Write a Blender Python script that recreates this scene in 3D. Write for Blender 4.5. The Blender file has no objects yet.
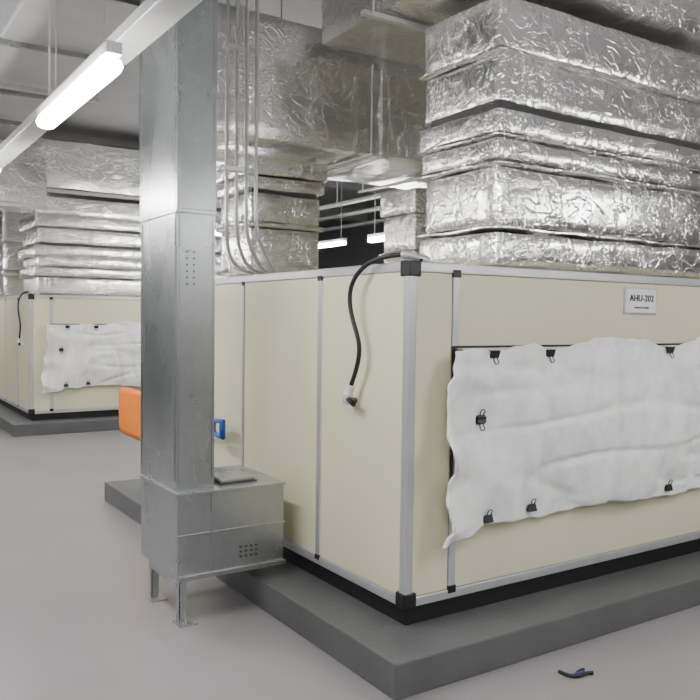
import bpy, bmesh, math, random
from mathutils import Vector, Matrix, noise
random.seed(3)
D=bpy.data; C=bpy.context
coll=C.scene.collection

# ---------------- materials ----------------
def new_mat(name):
    m=D.materials.new(name); m.use_nodes=True
    nt=m.node_tree; b=nt.nodes['Principled BSDF']
    return m,nt,b
def N(nt,t,**k):
    n=nt.nodes.new(t)
    for a,v in k.items():
        if a in n.inputs: n.inputs[a].default_value=v
        else: setattr(n,a,v)
    return n
def coord(nt,scale=(1,1,1)):
    tc=N(nt,'ShaderNodeTexCoord'); mp=N(nt,'ShaderNodeMapping')
    mp.inputs['Scale'].default_value=scale
    nt.links.new(tc.outputs['Object'],mp.inputs['Vector']); return mp.outputs['Vector']
def simple(name,col,rough=.5,metal=0.,var=.06,nscale=6,bump=0.,bscale=40,spec=.5,scale=(1,1,1)):
    m,nt,b=new_mat(name)
    v=coord(nt,scale)
    n=N(nt,'ShaderNodeTexNoise'); n.inputs['Scale'].default_value=nscale; n.inputs['Detail'].default_value=5
    nt.links.new(v,n.inputs['Vector'])
    r=N(nt,'ShaderNodeValToRGB')
    r.color_ramp.elements[0].position=.3; r.color_ramp.elements[1].position=.7
    r.color_ramp.elements[0].color=(*[max(0,c*(1-var)) for c in col],1)
    r.color_ramp.elements[1].color=(*[min(1,c*(1+var)) for c in col],1)
    nt.links.new(n.outputs['Fac'],r.inputs['Fac']); nt.links.new(r.outputs['Color'],b.inputs['Base Color'])
    b.inputs['Roughness'].default_value=rough; b.inputs['Metallic'].default_value=metal
    b.inputs['Specular IOR Level'].default_value=spec
    if bump>0:
        n2=N(nt,'ShaderNodeTexNoise'); n2.inputs['Scale'].default_value=bscale; n2.inputs['Detail'].default_value=4
        nt.links.new(v,n2.inputs['Vector'])
        bp=N(nt,'ShaderNodeBump'); bp.inputs['Strength'].default_value=bump; bp.inputs['Distance'].default_value=.01
        nt.links.new(n2.outputs['Fac'],bp.inputs['Height']); nt.links.new(bp.outputs['Normal'],b.inputs['Normal'])
    return m
M_panel=simple('cream_coated_steel',(.72,.69,.50),.33,0,.02,2)
M_alu=simple('anodised_aluminium',(.64,.64,.66),.38,.65,.04,8)
M_black=simple('black_plastic',(.010,.010,.011),.45,0,.1)
M_rail=simple('black_painted_steel',(.010,.010,.011),.5,0,.1)
M_plinth=simple('grey_painted_concrete',(.105,.108,.112),.45,0,.12,3,.25,30)
M_wall=simple('grey_wall_paint',(.17,.17,.18),.8,0,.06,1.5)
M_ceil=simple('ceiling_concrete',(.40,.40,.41),.85,0,.12,1.2,.2,10)
M_white=simple('white_plastic',(.8,.8,.8),.4,0,.02)
M_orange=simple('orange_plastic',(.85,.22,.015),.6,0,.08,20)
M_blue=simple('blue_plastic',(.02,.10,.45),.4)
M_grey=simple('light_grey_duct_wrap',(.55,.55,.56),.45,.4,.08,3,.3,14)
M_zinc=simple('zinc_conduit',(.66,.66,.66),.33,.75,.06,10)
M_sign=simple('white_label',(.85,.85,.86),.35,0,.01)
M_ink=simple('black_ink',(.01,.01,.015),.6)
M_hole=simple('dark_perforation',(.07,.07,.07),.6)

def mat_galv():
    m,nt,b=new_mat('galvanised_sheet')
    v=coord(nt,(1,1,.6))
    vo=N(nt,'ShaderNodeTexVoronoi'); vo.inputs['Scale'].default_value=38
    no=N(nt,'ShaderNodeTexNoise'); no.inputs['Scale'].default_value=2.2; no.inputs['Detail'].default_value=6
    nt.links.new(v,vo.inputs['Vector']); nt.links.new(v,no.inputs['Vector'])
    mx=N(nt,'ShaderNodeMixRGB'); mx.inputs['Fac'].default_value=.12
    nt.links.new(no.outputs['Fac'],mx.inputs['Color1']); nt.links.new(vo.outputs['Color'],mx.inputs['Color2'])
    r=N(nt,'ShaderNodeValToRGB'); r.color_ramp.elements[0].position=.3;r.color_ramp.elements[1].position=.7
    r.color_ramp.elements[0].color=(.34,.36,.365,1); r.color_ramp.elements[1].color=(.47,.49,.495,1)
    nt.links.new(mx.outputs['Color'],r.inputs['Fac']); nt.links.new(r.outputs['Color'],b.inputs['Base Color'])
    b.inputs['Metallic'].default_value=.85
    rr=N(nt,'ShaderNodeMapRange'); rr.inputs['To Min'].default_value=.20; rr.inputs['To Max'].default_value=.36
    nt.links.new(no.outputs['Fac'],rr.inputs['Value']); nt.links.new(rr.outputs['Result'],b.inputs['Roughness'])
    return m
M_galv=mat_galv()
def mat_foil(name,c0,c1):
    m,nt,b=new_mat(name)
    v=coord(nt)
    def noi(scale,det,dist,vec,rough=.5):
        n=N(nt,'ShaderNodeTexNoise'); n.inputs['Scale'].default_value=scale; n.inputs['Detail'].default_value=det
        n.inputs['Distortion'].default_value=dist; n.inputs['Roughness'].default_value=rough
        nt.links.new(vec,n.inputs['Vector']); return n
    def mth(op,a,bv=None,c=None):
        n=N(nt,'ShaderNodeMath',operation=op)
        for i,x in enumerate((a,bv,c)):
            if x is None: continue
            if isinstance(x,(int,float)): n.inputs[i].default_value=x
            else: nt.links.new(x,n.inputs[i])
        return n.outputs[0]
    n1=noi(5,2,1.6,v,.4); n2=noi(11,2,2.0,v,.4); n3=noi(3,4,.5,v); n4=noi(5,2,.8,v,.4)
    def ridge(o,wd,c=.5):
        d=mth('ABSOLUTE',mth('SUBTRACT',o,c))
        return mth('SUBTRACT',1.0,mth('MINIMUM',mth('DIVIDE',d,wd),1.0))
    r1=ridge(n1.outputs['Fac'],.03); r2=ridge(n2.outputs['Fac'],.045); r3=ridge(n4.outputs['Fac'],.025,.42)
    patch=mth('MINIMUM',mth('MAXIMUM',mth('MULTIPLY',mth('SUBTRACT',n3.outputs['Fac'],.40),5.0),.12),1.0)
    small=mth('MULTIPLY',mth('MULTIPLY',r2,.42),patch)
    h=mth('ADD',small,mth('MULTIPLY_ADD',r1,.40,mth('MULTIPLY_ADD',r3,.30,mth('MULTIPLY',n4.outputs['Fac'],1.3))))
    bp=N(nt,'ShaderNodeBump'); bp.inputs['Strength'].default_value=.52; bp.inputs['Distance'].default_value=.010
    nt.links.new(h,bp.inputs['Height']); nt.links.new(bp.outputs['Normal'],b.inputs['Normal'])
    r=N(nt,'ShaderNodeValToRGB'); r.color_ramp.elements[0].position=.35;r.color_ramp.elements[1].position=.65
    r.color_ramp.elements[0].color=(*c0,1); r.color_ramp.elements[1].color=(*c1,1)
    nt.links.new(n3.outputs['Fac'],r.inputs['Fac']); nt.links.new(r.outputs['Color'],b.inputs['Base Color'])
    b.inputs['Metallic'].default_value=1.0; b.inputs['Roughness'].default_value=.23
    return m
M_foil=mat_foil('aluminium_foil_insulation',(.88,.87,.85),(.97,.965,.95))
M_gap=simple('dark_duct_gap',(.06,.06,.06),.6)  # dark colour for the gaps between duct segments
def mat_floor():
    m,nt,b=new_mat('grey_epoxy_floor')
    v=coord(nt)
    n=N(nt,'ShaderNodeTexNoise'); n.inputs['Scale'].default_value=.9; n.inputs['Detail'].default_value=5
    n2=N(nt,'ShaderNodeTexNoise'); n2.inputs['Scale'].default_value=60; n2.inputs['Detail'].default_value=2
    nt.links.new(v,n.inputs['Vector']); nt.links.new(v,n2.inputs['Vector'])
    mx=N(nt,'ShaderNodeMixRGB'); mx.inputs['Fac'].default_value=.15
    nt.links.new(n.outputs['Fac'],mx.inputs['Color1']); nt.links.new(n2.outputs['Fac'],mx.inputs['Color2'])
    r=N(nt,'ShaderNodeValToRGB'); r.color_ramp.elements[0].position=.2;r.color_ramp.elements[1].position=.8
    r.color_ramp.elements[0].color=(.24,.231,.236,1); r.color_ramp.elements[1].color=(.31,.299,.305,1)
    nt.links.new(mx.outputs['Color'],r.inputs['Fac']); nt.links.new(r.outputs['Color'],b.inputs['Base Color'])
    b.inputs['Roughness'].default_value=.32
    return m
M_floor=mat_floor()
def mat_cloth():
    m,nt,b=new_mat('white_filter_fleece')
    v=coord(nt)
    n=N(nt,'ShaderNodeTexNoise'); n.inputs['Scale'].default_value=7; n.inputs['Detail'].default_value=12; n.inputs['Roughness'].default_value=.7
    nt.links.new(v,n.inputs['Vector'])
    r=N(nt,'ShaderNodeValToRGB'); r.color_ramp.elements[0].position=.32;r.color_ramp.elements[1].position=.62
    r.color_ramp.elements[0].color=(.76,.76,.755,1); r.color_ramp.elements[1].color=(.94,.94,.94,1)
    nt.links.new(n.outputs['Fac'],r.inputs['Fac']); nt.links.new(r.outputs['Color'],b.inputs['Base Color'])
    b.inputs['Roughness'].default_value=.95
    n2=N(nt,'ShaderNodeTexNoise'); n2.inputs['Scale'].default_value=45; n2.inputs['Detail'].default_value=6; n2.inputs['Distortion'].default_value=1.5
    nt.links.new(v,n2.inputs['Vector'])
    bp=N(nt,'ShaderNodeBump'); bp.inputs['Strength'].default_value=.35; bp.inputs['Distance'].default_value=.006
    nt.links.new(n2.outputs['Fac'],bp.inputs['Height']); nt.links.new(bp.outputs['Normal'],b.inputs['Normal'])
    return m
M_cloth=mat_cloth()
def mat_emit(name,s):
    m,nt,b=new_mat(name)
    b.inputs['Base Color'].default_value=(.9,.9,.9,1)
    b.inputs['Emission Color'].default_value=(1,.985,.96,1); b.inputs['Emission Strength'].default_value=s
    return m
M_tube=mat_emit('lit_fluorescent_diffuser',118)

# ---------------- helpers ----------------
def empty(name,loc=(0,0,0)):
    e=D.objects.new(name,None); e.location=loc; coll.objects.link(e); e.empty_display_size=.2; return e
def mesh_obj(name,bm,mat,parent=None,smooth=False):
    me=D.meshes.new(name); bm.to_mesh(me); bm.free()
    if smooth:
        for p in me.polygons: p.use_smooth=True
    if mat: me.materials.append(mat)
    o=D.objects.new(name,me); coll.objects.link(o)
    if parent: o.parent=parent
    return o
def add_box(bm,a,b):
    x0,y0,z0=a;x1,y1,z1=b
    vs=[bm.verts.new(p) for p in [(x0,y0,z0),(x1,y0,z0),(x1,y1,z0),(x0,y1,z0),(x0,y0,z1),(x1,y0,z1),(x1,y1,z1),(x0,y1,z1)]]
    for f in [(0,3,2,1),(4,5,6,7),(0,1,5,4),(1,2,6,5),(2,3,7,6),(3,0,4,7)]:
        bm.faces.new([vs[i] for i in f])
def boxes(name,lst,mat,parent=None,bev=.004):
    bm=bmesh.new()
    for a,b in lst: add_box(bm,a,b)
    if bev: bmesh.ops.bevel(bm,geom=bm.edges[:],offset=bev,segments=2,affect='EDGES',profile=.5,clamp_overlap=True)
    return mesh_obj(name,bm,mat,parent)
def tube(name,pts,r,mat,parent=None,nurbs=True,cyc=False):
    cu=D.curves.new(name,'CURVE'); cu.dimensions='3D'; cu.bevel_depth=r; cu.bevel_resolution=4; cu.use_fill_caps=True
    sp=cu.splines.new('NURBS' if nurbs else 'POLY'); sp.points.add(len(pts)-1)
    for p,q in zip(sp.points,pts): p.co=(*q,1)
    if nurbs: sp.order_u=4; sp.use_endpoint_u=not cyc; sp.resolution_u=8
    sp.use_cyclic_u=cyc
    cu.materials.append(mat)
    o=D.objects.new(name,cu); coll.objects.link(o)
    dg=C.evaluated_depsgraph_get(); me=D.meshes.new_from_object(o.evaluated_get(dg))
    me.name=name
    D.objects.remove(o); D.curves.remove(cu)
    for p in me.polygons: p.use_smooth=True
    o=D.objects.new(name,me); coll.objects.link(o)
    if parent: o.parent=parent
    return o
def foil_seg(bm,a,b,cell=.05,bulge=.02,amp=.012,freq=3.5,seed=0):
    a=Vector(a);b=Vector(b); c=(a+b)/2; h=(b-a)/2
    n=[max(3,int(round(2*h[i]/cell))) for i in range(3)]
    cache={}
    off=Vector((seed*3.1,seed*1.7,seed*.9))
    def vert(i,j,k):
        key=(i,j,k)
        if key in cache: return cache[key]
        q=Vector((2*i/n[0]-1,2*j/n[1]-1,2*k/n[2]-1))
        p=Vector((c[0]+h[0]*q[0],c[1]+h[1]*q[1],c[2]+h[2]*q[2]))
        d=Vector((0,0,0))
        for ax in range(3):
            if abs(abs(q[ax])-1)<1e-6:
                o1,o2=[t for t in range(3) if t!=ax]
                d[ax]+=math.copysign(bulge*(1-q[o1]**6)*(1-q[o2]**4),q[ax])
        on=[ax for ax in range(3) if abs(abs(q[ax])-1)<1e-6]
        if len(on)>=2:
            for ax in on: d[ax]-=math.copysign(.006,q[ax])
        d+=noise.noise_vector(p*freq+off)*amp+noise.noise_vector(p*freq*3+off)*amp*.3
        v=bm.verts.new(p+d); cache[key]=v; return v
    def face(l,flip):
        if flip: l=l[::-1]
        bm.faces.new(l)
    for ax in range(3):
        o1,o2=[t for t in range(3) if t!=ax]
        for side in (0,n[ax]):
            for i in range(n[o1]):
                for j in range(n[o2]):
                    l=[]
                    for (di,dj) in ((0,0),(1,0),(1,1),(0,1)):
                        k=[0,0,0]; k[ax]=side;k[o1]=i+di;k[o2]=j+dj; l.append(vert(*k))
                    face(l,(side==0)!=(ax==1))
def sharp_shade(o,ang=50):
    me=o.data
    bm=bmesh.new(); bm.from_mesh(me)
    for e in bm.edges:
        if len(e.link_faces)==2 and e.calc_face_angle(0)>math.radians(ang): e.smooth=False
    bm.to_mesh(me); bm.free()
def foil(name,segs,parent=None,**k):
    bm=bmesh.new()
    for i,(a,b) in enumerate(segs): foil_seg(bm,a,b,seed=i+len(name),**k)
    o=mesh_obj(name,bm,M_foil,parent,True); sharp_shade(o); return o

# ---------------- room ----------------
X0,X1,Y0,Y1,H=-5.5,10,-6.5,19,4.7
HT=H-.012
boxes('floor',[((X0,Y0,-.1),(X1,Y1,0))],M_floor,bev=0)
boxes('ceiling',[((X0,Y0,H),(X1,Y1,H+.15))],M_ceil,bev=0)
boxes('wall_left',[((X0-.15,Y0,0),(X0,Y1,H))],M_wall,bev=0)
boxes('wall_right',[((X1,Y0,0),(X1+.15,Y1,H))],M_wall,bev=0)
boxes('wall_back',[((X0,Y1,0),(X1,Y1+.15,H))],M_wall,bev=0)
boxes('wall_front',[((X0,Y0-.15,0),(X1,Y0,H))],M_wall,bev=0)

# ---------------- AHU ----------------
ZB,ZT=.27,2.02
def binder_clip(parent,x,y,z,down):
    s=-1 if down else 1
    bm=bmesh.new(); w=.03; h=.04; t=.016
    pr=[(-t*.15,0),(-t,s*h),(t,s*h)]
    vs=[]
    for sx in (-w,w):
        vs.append([bm.verts.new((x+sx,y+a,z+b-s*.012)) for a,b in pr])
    bm.faces.new(vs[0]); bm.faces.new(vs[1][::-1])
    for i in range(3):
        j=(i+1)%3; bm.faces.new([vs[0][i],vs[0][j],vs[1][j],vs[1][i]])
    bmesh.ops.recalc_face_normals(bm,faces=bm.faces[:])
    mesh_obj('binder_clip',bm,M_black,parent)
    z2=z-s*.012
    tube('clip_wire',[(x-.012,y-.008,z2),(x-.016,y-.018,z2-s*.02),(x-.008,y-.02,z2-s*.03),(x+.008,y-.02,z2-s*.03),(x+.016,y-.018,z2-s*.02),(x+.012,y-.008,z2)],.003,M_black,parent,False)

def build_ahu(name,ox,oy,W=4.2,L=4.05,label='AHU-202',seed=0):
    e=empty(name,(ox,oy,0)); g=.05
    boxes('base_rail',[((.03,.03,.17),(W-.03,.11,ZB)),((.03,L-.11,.17),(W-.03,L-.03,ZB)),((.03,.11,.17),(.11,L-.11,ZB)),((W-.11,.11,.17),(W-.03,L-.11,ZB)),((1.9,.11,.17),(2.0,L-.11,ZB))],M_rail,e)
    fr=[]
    for x in (0,W-g):
        for y in (0,L-g): fr.append(((x,y,ZB),(x+g,y+g,ZT)))
    for z in (ZB,ZT-g):
        for y in (0,L-g): fr.append(((g,y,z),(W-g,y+g,z+g)))
        for x in (0,W-g): fr.append(((x,g,z),(x+g,L-g,z+g)))
    boxes('aluminium_frame',fr,M_alu,e,.006)
    xm=[.31,2.62,3.4]; ym=[.86,1.9,2.95]
    mu=[];cap=[]
    for x in xm:
        for y in (0.0,L-.03): mu.append(((x-.022,y,ZB+g),(x+.022,y+.03,ZT-g)))
        for z in (ZB+.03,ZT-g-.02): cap.append(((x-.026,-.004,z),(x+.026,.02,z+.04)))
    for y in ym:
        w=.024 if y<1 else .014
        for x in (0.0,W-.03): mu.append(((x,y-w,ZB+g),(x+.03,y+w,ZT-g)))
        for z in (ZB+.03,ZT-g-.02): cap.append(((-.004,y-w,z),(.02,y+w,z+.03)))
    boxes('mullions',mu,M_alu,e,.003)
    boxes('mullion_caps',cap,M_black,e,.002)
    cc=[]
    for x in (-.006,W-.074):
        for y in (-.006,L-.074):
            for z in (ZB-.006,ZT-.074): cc.append(((x,y,z),(x+.08,y+.08,z+.08)))
    boxes('corner_caps',cc,M_black,e,.008)
    pn=[]
    xs=[g]+xm+[W-g]; ys=[g]+ym+[L-g]
    for i in range(len(xs)-1):
        a=xs[i]+(.022 if i else 0); b=xs[i+1]-(.022 if i<len(xs)-2 else 0)
        pn.append(((a+.002,.008,ZB+g+.002),(b-.002,.048,ZT-g-.002)))
        pn.append(((a+.002,L-.048,ZB+g+.002),(b-.002,L-.008,ZT-g-.002)))
    for i in range(len(ys)-1):
        a=ys[i]+(.02 if i else 0); b=ys[i+1]-(.02 if i<len(ys)-2 else 0)
        pn.append(((.008,a-.004,ZB+g+.002),(.048,b+.004,ZT-g-.002)))
        pn.append(((W-.048,a-.004,ZB+g+.002),(W-.008,b+.004,ZT-g-.002)))
    pn.append(((g,g,ZT-.04),(W-g,L-g,ZT-.006)))
    pn.append(((g,g,ZB+.005),(W-g,L-g,ZB+.04)))
    boxes('insulated_panels',pn,M_panel,e,.003)
    dx0,dx1,dz0,dz1=.30,2.5,.74,1.585
    boxes('filter_opening_frame',[((dx0,-.03,dz0),(dx0+.035,.01,dz1)),((dx1-.035,-.03,dz0),(dx1,.01,dz1)),((dx0,-.03,dz0),(dx1,.01,dz0+.035)),((dx0,-.03,dz1-.035),(dx1,.01,dz1))],M_alu,e)
    boxes('opening_gasket',[((dx0-.012,-.006,dz0-.012),(dx1+.012,.009,dz1+.012))],M_black,e,.002)
    clips=[(.525,1.545,0),(.945,1.545,0),(2.03,1.55,0),(.50,.69,1),(.825,.71,1),(2.05,.69,1),(.435,1.20,0),(.435,1.225,1)]
    bm=bmesh.new(); nx,nz=190,92; G=[]
    xl,xr=.205,2.62
    def ny(x,z):
        y=-.075*max(0,math.sin((x-.35)/2.2*math.pi))**.6*max(0,math.sin((z-.66)/.92*math.pi))**.8
        y-=.07*max(0,noise.noise(Vector((x*1.4+seed,z*1.5,seed)))+.25)
        y-=.045*noise.noise(Vector((x*3.4,z*2.0,3+seed)))
        n=noise.noise(Vector((x*.9,z*4.2,9+seed)))
        y+=.020*math.exp(-(n/.12)**2)
        n=noise.noise(Vector((x*3.4,z*.8,23+seed)))
        y+=.024*math.exp(-(n/.12)**2)
        y-=.005*noise.noise(Vector((x*10,z*10,7)))
        return y
    for i in range(nx+1):
        u=i/nx; row=[]
        for j in range(nz+1):
            v=j/nz
            x=xl+u*(xr-xl)
            xx=x
            zt=1.575+.010*math.sin(u*31)+.014*noise.noise(Vector((u*22,seed,1)))
            zt+=.065*max(0,math.sin((xx-.98)/1.03*math.pi)) if .98<xx<2.01 else 0
            zt+=.06*min(1,(xx-2.05)/.2) if xx>2.05 else 0
            zt+=.02*max(0,math.sin((xx-.53)/.42*math.pi)) if .53<xx<.95 else 0
            zb=.655+.014*math.sin(u*13+1+seed)+.012*noise.noise(Vector((u*18,seed,5)))-.02*u
            if u<.12: zb-=.085*(1-u/.12)**.7
            z=zb+(zt-zb)*v
            ed=(1-u)**8
            x+= ed*(-.06*(1-v)**3+.028*math.sin(v*7+seed+.5)+.014*math.sin(v*21)+.014*noise.noise(Vector((0,v*20,seed))))
            y=-.055+ny(x,z)
            if u<.12: y+= -.07*(1-u/.12)*(.3+.7*math.sin(v*8+1)**2)
            k=1
            for cx,cz,_ in clips:
                dd=((x-cx)**2+(z-cz)**2)**.5
                k=min(k,.08+(dd/.22)**.8)
            y=-.04+(y+.04)*max(0,min(1,k))
            row.append(bm.verts.new((x,min(y,-.036),z)))
        G.append(row)
    for i in range(nx):
        for j in range(nz): bm.faces.new([G[i][j],G[i+1][j],G[i+1][j+1],G[i][j+1]])
    cl=mesh_obj('filter_fleece',bm,M_cloth,e,True)
    s=cl.modifiers.new('s','SOLIDIFY'); s.thickness=.018; s.offset=-1
    for cx,cz,d in clips: binder_clip(e,cx,-.06,cz,bool(d))
    boxes('label_plate',[((1.66,-.006,1.79),(1.95,.008,1.935))],M_sign,e,.002)
    boxes('label_border',[((1.65,-.003,1.78),(1.96,.008,1.945))],M_alu,e,.002)
    for txt,sz,z,oo in ((label,.056,1.86,.0006),('central air plant',.02,1.815,0)):
        t=D.curves.new('t','FONT'); t.body=txt; t.size=sz; t.align_x='CENTER'; t.extrude=.001; t.offset=oo; t.space_character=1.08
        to=D.objects.new('t',t); coll.objects.link(to)
        dg=C.evaluated_depsgraph_get(); me=D.meshes.new_from_object(to.evaluated_get(dg)); D.objects.remove(to)
        me.materials.clear(); me.materials.append(M_ink)
        o=D.objects.new('label_text',me); coll.objects.link(o); o.parent=e; o.location=(1.805,-.009,z); o.rotation_euler=(math.pi/2,0,0)
    tube('drain_hose',[(.10,.02,2.03),(.06,.06,2.06),(.02,.12,2.06),(-.03,.2,2.05),(-.06,.33,2.01),(-.075,.44,1.9),(-.07,.42,1.75),(-.06,.36,1.64),(-.055,.34,1.54),(-.055,.40,1.42),(-.055,.45,1.34)],.0125,M_black,e)
    tube('hose_gland',[(.13,.015,2.03),(.05,.06,2.055),(.03,.10,2.06)],.02,M_alu,e,False)
    tube('hose_collar',[(-.055,.43,1.375),(-.055,.455,1.325)],.022,M_white,e,False)
    tube('tap_body',[(-.055,.455,1.33),(-.05,.475,1.285),(0.01,.48,1.275)],.028,M_white,e,False)
    tube('tap_outlet',[(-.055,.46,1.30),(-.06,.40,1.275),(-.06,.385,1.30)],.017,M_black,e,False)
    return e
build_ahu('air_handling_unit',0,0,seed=0)
build_ahu('air_handling_unit',0,9.05,label='AHU-201',seed=2)
def plinth(oy,name='concrete_plinth'):
    boxes(name,[((-.28,oy-.31,0),(4.6,oy+4.28,.17))],M_plinth,bev=.008)
plinth(0); plinth(9.05)

# ---------------- ducts on main unit ----------------
def stack(name,x0,x1,y0,y1,levels,oy=0):
    e=empty(name,(0,0,0))
    segs=[];gaps=[]
    for i,(za,zb,g) in enumerate(levels):
        if g is None: gaps.append(((x0+.02,y0+.02,za-.02),(x1-.02,y1-.02,zb+.02)))
        else: segs.append(((x0-g,y0-g,za),(x1+g,y1+g,zb)))
    bm=bmesh.new()
    for i,(a,b) in enumerate(segs):
        bu=.006 if b[2]-a[2]>.15 else .003
        foil_seg(bm,a,b,cell=.035,bulge=bu,amp=.009,freq=3,seed=i+x0*3)
    o=mesh_obj('foil_wrap',bm,M_foil,e,True); sharp_shade(o)
    zb0=levels[0][0]
    boxes('duct_collar',[((x0+.04,y0+.04,2.022),(x1-.04,y1-.04,zb0+.03))],M_galv,e)
    if gaps: boxes('dark_gap_fill',gaps,M_gap,e)  # dark box filling each gap in the stack
    return e
stack('insulated_duct_riser',.83,3.3,.26,.93,[(2.05,2.25,.02),(2.255,2.28,.04),(2.28,2.63,.0),(2.63,2.66,.03),(2.66,2.79,.02),(2.79,2.81,.045),(2.81,2.95,.035),(2.95,2.99,None),(2.99,3.27,.01),(3.27,3.30,.04),(3.30,3.60,.015)])
stack('insulated_duct_riser',.20,.80,2.2,2.75,[(2.05,2.40,.0),(2.40,2.44,.03),(2.44,2.66,.0),(2.66,2.68,None),(2.68,2.78,.03),(2.785,2.925,.045)])
stack('insulated_duct_riser',2.05,2.7,2.6,3.1,[(2.05,2.3,.0),(2.3,2.36,.03),(2.36,2.7,.0),(2.7,2.925,.03)])
e=empty('insulated_supply_duct')
foil('foil_wrap',[((-.35,1.92,2.99),(1.2,3.1,3.86)),((1.2,1.92,2.99),(4.0,3.1,3.86))],e,cell=.05,bulge=.010,amp=.012,freq=2)
foil('joint_band',[((1.16,1.89,2.965),(1.24,3.13,3.89)),((-.05,1.90,2.97),(.01,3.12,3.88))],e,cell=.05,bulge=.0,amp=.006)
tr=[]
for x in (1.0,1.9,3.2): tr.append(((x-.02,1.75,2.945),(x+.02,3.3,2.965)))
boxes('strut_channel',tr,M_zinc,e)
for x in (1.0,1.9,3.2):
    for y in (1.8,3.24): tube('hanger_rod',[(x,y,2.95),(x,y,HT if y>2 else 3.62)],.007,M_zinc,e,False)
e=empty('insulated_header_duct')
foil('foil_wrap',[((.55,.15,3.68),(4.2,1.80,4.3))],e,cell=.06,bulge=.012,amp=.016,freq=2)
foil('joint_band',[((1.9,.11,3.66),(2.0,1.84,4.33))],e,cell=.06,bulge=0,amp=.006)
tube('hanger_rod',[(.45,1.0,3.62),(.45,1.0,HT)],.007,M_zinc,e,False)
boxes('strut_channel',[((.4,1.02,3.63),(4.3,1.07,3.66))],M_zinc,e)

e=empty('electrical_conduits')
for i in range(4):
    x=-.19+i*.062; y=1.76-.02*i
    tube('conduit',[(x,y,HT),(x,y,3.4),(x,y,2.75),(x,y,2.5),(x+.01,y+.01,2.25),(x+.04+.03*i,y+.05,2.13),(x+.14+.02*i,y+.1,2.05),(x+.26,y+.12,2.04)],.0125,M_zinc,e)
for z in (2.7,3.5): boxes('saddle_strap',[((-.22,1.725,z),(.03,1.785,z+.03))],M_zinc,e)

# ---------------- galvanised riser trunking ----------------
e=empty('galvanised_cable_trunking')
cx0,cx1,cy0,cy1=-.785,-.555,1.10,1.72
boxes('riser_lower',[((cx0,cy0,.74),(cx1,cy1,2.32))],M_galv,e,.003)
boxes('riser_upper',[((cx0-.004,cy0-.004,2.325),(cx1+.004,cy1+.004,HT))],M_galv,e,.003)
boxes('cover_edges',[((cx0-.006,cy0+.02,.8),(cx0,cy0+.028,HT)),((cx0-.006,cy1-.03,.8),(cx0,cy1-.022,HT)),((cx0+.012,cy0-.007,.8),(cx0+.018,cy0,HT)),((cx1-.018,cy0-.007,.8),(cx1-.012,cy0,HT))],M_galv,e,.001)
boxes('joint_strap',[((cx0-.008,cy0-.008,2.31),(cx1+.008,cy1+.008,2.335))],M_galv,e,.003)
dots=[]
for i in range(6):
    for j in range(2): dots.append(((cx0+.055+j*.04,cy0-.006,1.91+i*.036),(cx0+.064+j*.04,cy0+.002,1.92+i*.036)))
boxes('perforations',dots,M_hole,e,.001)
boxes('junction_box',[((-.80,1.04,.25),(-.13,1.66,.74))],M_galv,e,.004)
boxes('junction_box_lid',[((-.81,1.03,.725),(-.12,1.67,.745))],M_galv,e,.003)
boxes('box_seams',[((-.805,1.032,.50),(-.125,1.042,.508)),((-.60,1.032,.26),(-.594,1.041,.725)),((-.807,1.02,.25),(-.12,1.042,.275))],M_galv,e,.001)
vd=[]
for i in range(4):
    for j in range(3): vd.append(((-.42+i*.033,1.032,.33+j*.028),(-.406+i*.033,1.042,.341+j*.028)))
boxes('knockouts',vd,M_hole,e,.001)
boxes('cover_plate_gasket',[((-.50,1.14,.745),(-.26,1.38,.755))],M_hole,e,.002)
boxes('cover_plate',[((-.49,1.15,.755),(-.27,1.37,.775))],M_galv,e,.004)
boxes('support_legs',[((-.78,1.06,0),(-.735,1.066,.25)),((-.78,1.06,0),(-.774,1.11,.25)),((-.80,1.0,0),(-.69,1.12,.008)),
  ((-.78,1.52,0),(-.735,1.526,.25)),((-.78,1.52,0),(-.774,1.57,.25)),((-.80,1.46,0),(-.70,1.58,.008)),((-.78,1.11,.19),(-.775,1.52,.25))],M_galv,e,.001)

# ---------------- shovel hanging on unit ----------------
e=empty('orange_shovel')
bm=bmesh.new(); rows=[]
prof=[(3.30,.21),(3.4,.22),(3.6,.22),(3.85,.225),(4.1,.225),(4.28,.22),(4.34,.205),(4.37,.17)]
for (y,hh) in prof:
    row=[]
    for k in range(9):
        s=k/4-1
        row.append(bm.verts.new((-.10-.004*(1-s*s),y,.84+hh*s)))
    rows.append(row)
for i in range(len(rows)-1):
    for k in range(8): bm.faces.new([rows[i][k],rows[i+1][k],rows[i+1][k+1],rows[i][k+1]])
o=mesh_obj('blade',bm,M_orange,e,True); s=o.modifiers.new('s','SOLIDIFY'); s.thickness=.012
tube('handle',[(-.09,2.2,.94),(-.12,3.5,.87)],.016,M_alu,e,False)
tube('grip',[(-.09,2.03,.88),(-.09,2.03,.99),(-.09,2.20,.98),(-.09,2.20,.89)],.024,M_blue,e,False,True)
boxes('hook',[((-.12,2.7,.88),(.006,2.72,.90)),((-.13,3.28,.84),(.006,3.30,.86))],M_zinc,e,.002)

# ---------------- cable scrap ----------------
e=empty('cable_offcut')
tube('cable',[(.58,-.50,.009),(.58,-.57,.009),(.62,-.60,.012),(.68,-.58,.010),(.71,-.60,.010)],.009,M_black,e)
tube('cable_branch',[(.60,-.585,.012),(.64,-.555,.016),(.70,-.55,.010)],.008,M_black,e)
tube('blue_core',[(.59,-.56,.014),(.62,-.585,.022),(.66,-.575,.02)],.003,M_blue,e)

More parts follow.
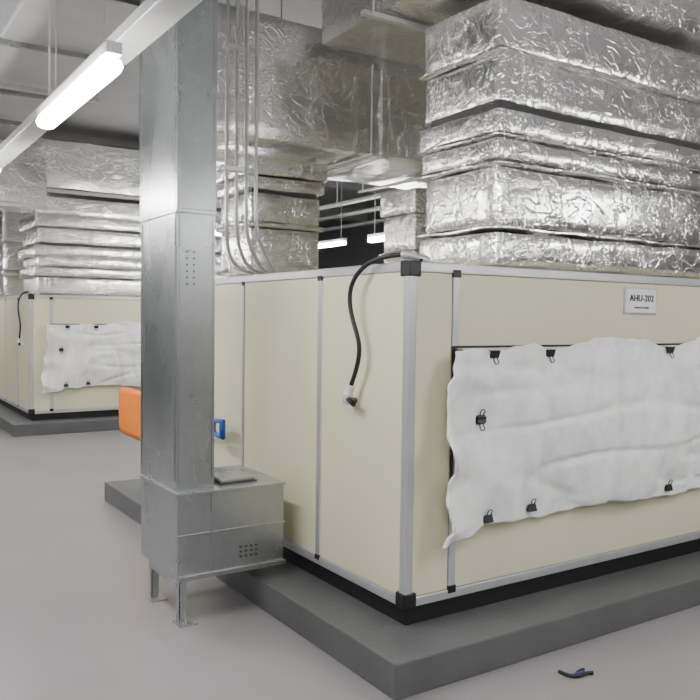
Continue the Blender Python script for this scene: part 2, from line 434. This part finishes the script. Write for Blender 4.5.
# ---------------- second bay ducts ----------------
stack('insulated_duct_riser',.22,3.2,9.45,10.5,[(2.05,2.30,.02),(2.31,2.45,.08),(2.46,2.62,.02),(2.62,2.78,.08),(2.78,2.82,None),(2.82,3.05,.02),(3.06,3.25,.07),(3.25,3.52,.02)])
stack('insulated_duct_riser',.15,.8,11.9,12.5,[(2.05,2.4,.0),(2.4,2.5,.04),(2.5,3.0,.0),(3.0,3.7,.04)])
e=empty('insulated_cross_duct')
foil('foil_wrap',[((-3.2,9.3,3.62),(4.2,10.6,4.35))],e,cell=.1,bulge=.02,amp=.025,freq=2)
boxes('strut_channel',[((-3.3,9.2,3.55),(4.3,9.26,3.6))],M_zinc,e)
for x in (-3.2,0,3): tube('hanger_rod',[(x,9.23,3.55),(x,9.23,HT)],.008,M_zinc,e,False)
e=empty('grey_return_duct')
boxes('duct_body',[((-1.35,1.95,3.75),(-.45,9.0,4.4))],M_grey,e,.02)
boxes('duct_flanges',[((-1.39,y,3.71),(-.41,y+.04,4.44)) for y in (1.93,3.2,4.6,5.8,7.0,8.2)],M_galv,e,.004)
for y in (4.2,6.6):
    boxes('strut_channel',[((-1.45,y,3.66),(-.35,y+.04,3.70))],M_zinc,e)
    for x in (-1.42,-.38): tube('hanger_rod',[(x,y+.02,3.66),(x,y+.02,HT)],.007,M_zinc,e,False)
e=empty('insulated_branch_duct')
foil('foil_wrap',[((-3.0,6.3,2.97),(-.35,7.2,3.5))],e,cell=.08,bulge=.02,amp=.02,freq=2)
for x in (-2.6,): tube('hanger_rod',[(x,6.22,2.92),(x,6.22,HT)],.008,M_zinc,e,False)
boxes('strut_channel',[((-3.0,6.2,2.91),(-.35,6.24,2.95))],M_zinc,e)

boxes('trim_1',[((X0,11.0,4.45),(X1,11.3,H))],M_ceil,bev=0)
boxes('trim_2',[((X0,15.0,4.4),(X1,15.3,H))],M_ceil,bev=0)

e=empty('sprinkler_pipes')
for x in (4.6,5.4,6.4): tube('pipe',[(x,5.6,3.6),(x,18.8,3.6)],.04,M_zinc,e,False)
for y in (8,12,14): tube('drop_pipe',[(4.6,y,3.6),(4.6,y,4.4)],.012,M_zinc,e,False)

# ---------------- lights ----------------
def lamp(x,y,z=2.66,axis='y',hl=.56):
    e=empty('fluorescent_batten_light',(x,y,z))
    if axis=='y': a=(.03,hl+.02); b=(.045,hl)
    else: a=(hl+.02,.03); b=(hl,.045)
    boxes('housing',[((-a[0],-a[1],.03),(a[0],a[1],.075))],M_white,e,.004)
    boxes('diffuser',[((-b[0],-b[1],-.03),(b[0],b[1],.03))],M_tube,e,.028)
    for s in (-1,1):
        px,py=(0,s*.45) if axis=='y' else (s*.45,0)
        tube('suspension_rod',[(px,py,.075),(px,py,HT-z)],.005,M_zinc,e,False)
rowx=-1.52
for y in (-5.2,-2.7,.38,2.95,5.5,8.1,11.7,14.0): lamp(rowx,y)  # those behind the camera are unseen, added to light the unit faces
for y in (-4.5,-2.2): 
    lamp(1.6,y,2.9); lamp(4.2,y,2.9)  # unseen battens, added out of frame to light the unit's front
lamp(-4.0,-3.0,2.9); lamp(-4.0,1.5,2.9); lamp(-4,7,2.9); lamp(-3.6,4.2,3.9)  # unseen battens added for overall light; the high one brightens the ceiling
lamp(3.55,4.95,2.76); lamp(4.4,8.0,2.92); lamp(2.2,7.2,2.9,'x'); lamp(1.5,14.5,2.9); lamp(6.5,1.5,2.9)  # first two hang in view, the others are unseen and added as fill
e=empty('cable_tray')
boxes('tray',[((-1.42,-3.5,2.84),(-1.30,15,2.85)),((-1.425,-3.5,2.84),(-1.42,15,2.885)),((-1.30,-3.5,2.84),(-1.295,15,2.885))],M_zinc,e,.001)
for y in (-2.6,-.6,1.4): tube('hanger_rod',[(-1.36,y,2.85),(-1.36,y,HT)],.005,M_zinc,e,False)

w=D.worlds.new('w'); C.scene.world=w; w.use_nodes=True
w.node_tree.nodes['Background'].inputs[0].default_value=(.5,.5,.52,1); w.node_tree.nodes['Background'].inputs[1].default_value=.3

# ---------------- camera ----------------
cd=D.cameras.new('camera'); cam=D.objects.new('camera',cd); coll.objects.link(cam)
cd.lens=40.7; cd.sensor_width=36; cd.clip_start=.05
R=Matrix.Rotation(math.radians(-33.2),4,'Z')@Matrix.Rotation(math.radians(90-2.32),4,'X')@Matrix.Rotation(math.radians(.7),4,'Z')
cam.matrix_world=Matrix.Translation((-2.395,-3.131,1.735))@R
C.scene.camera=cam
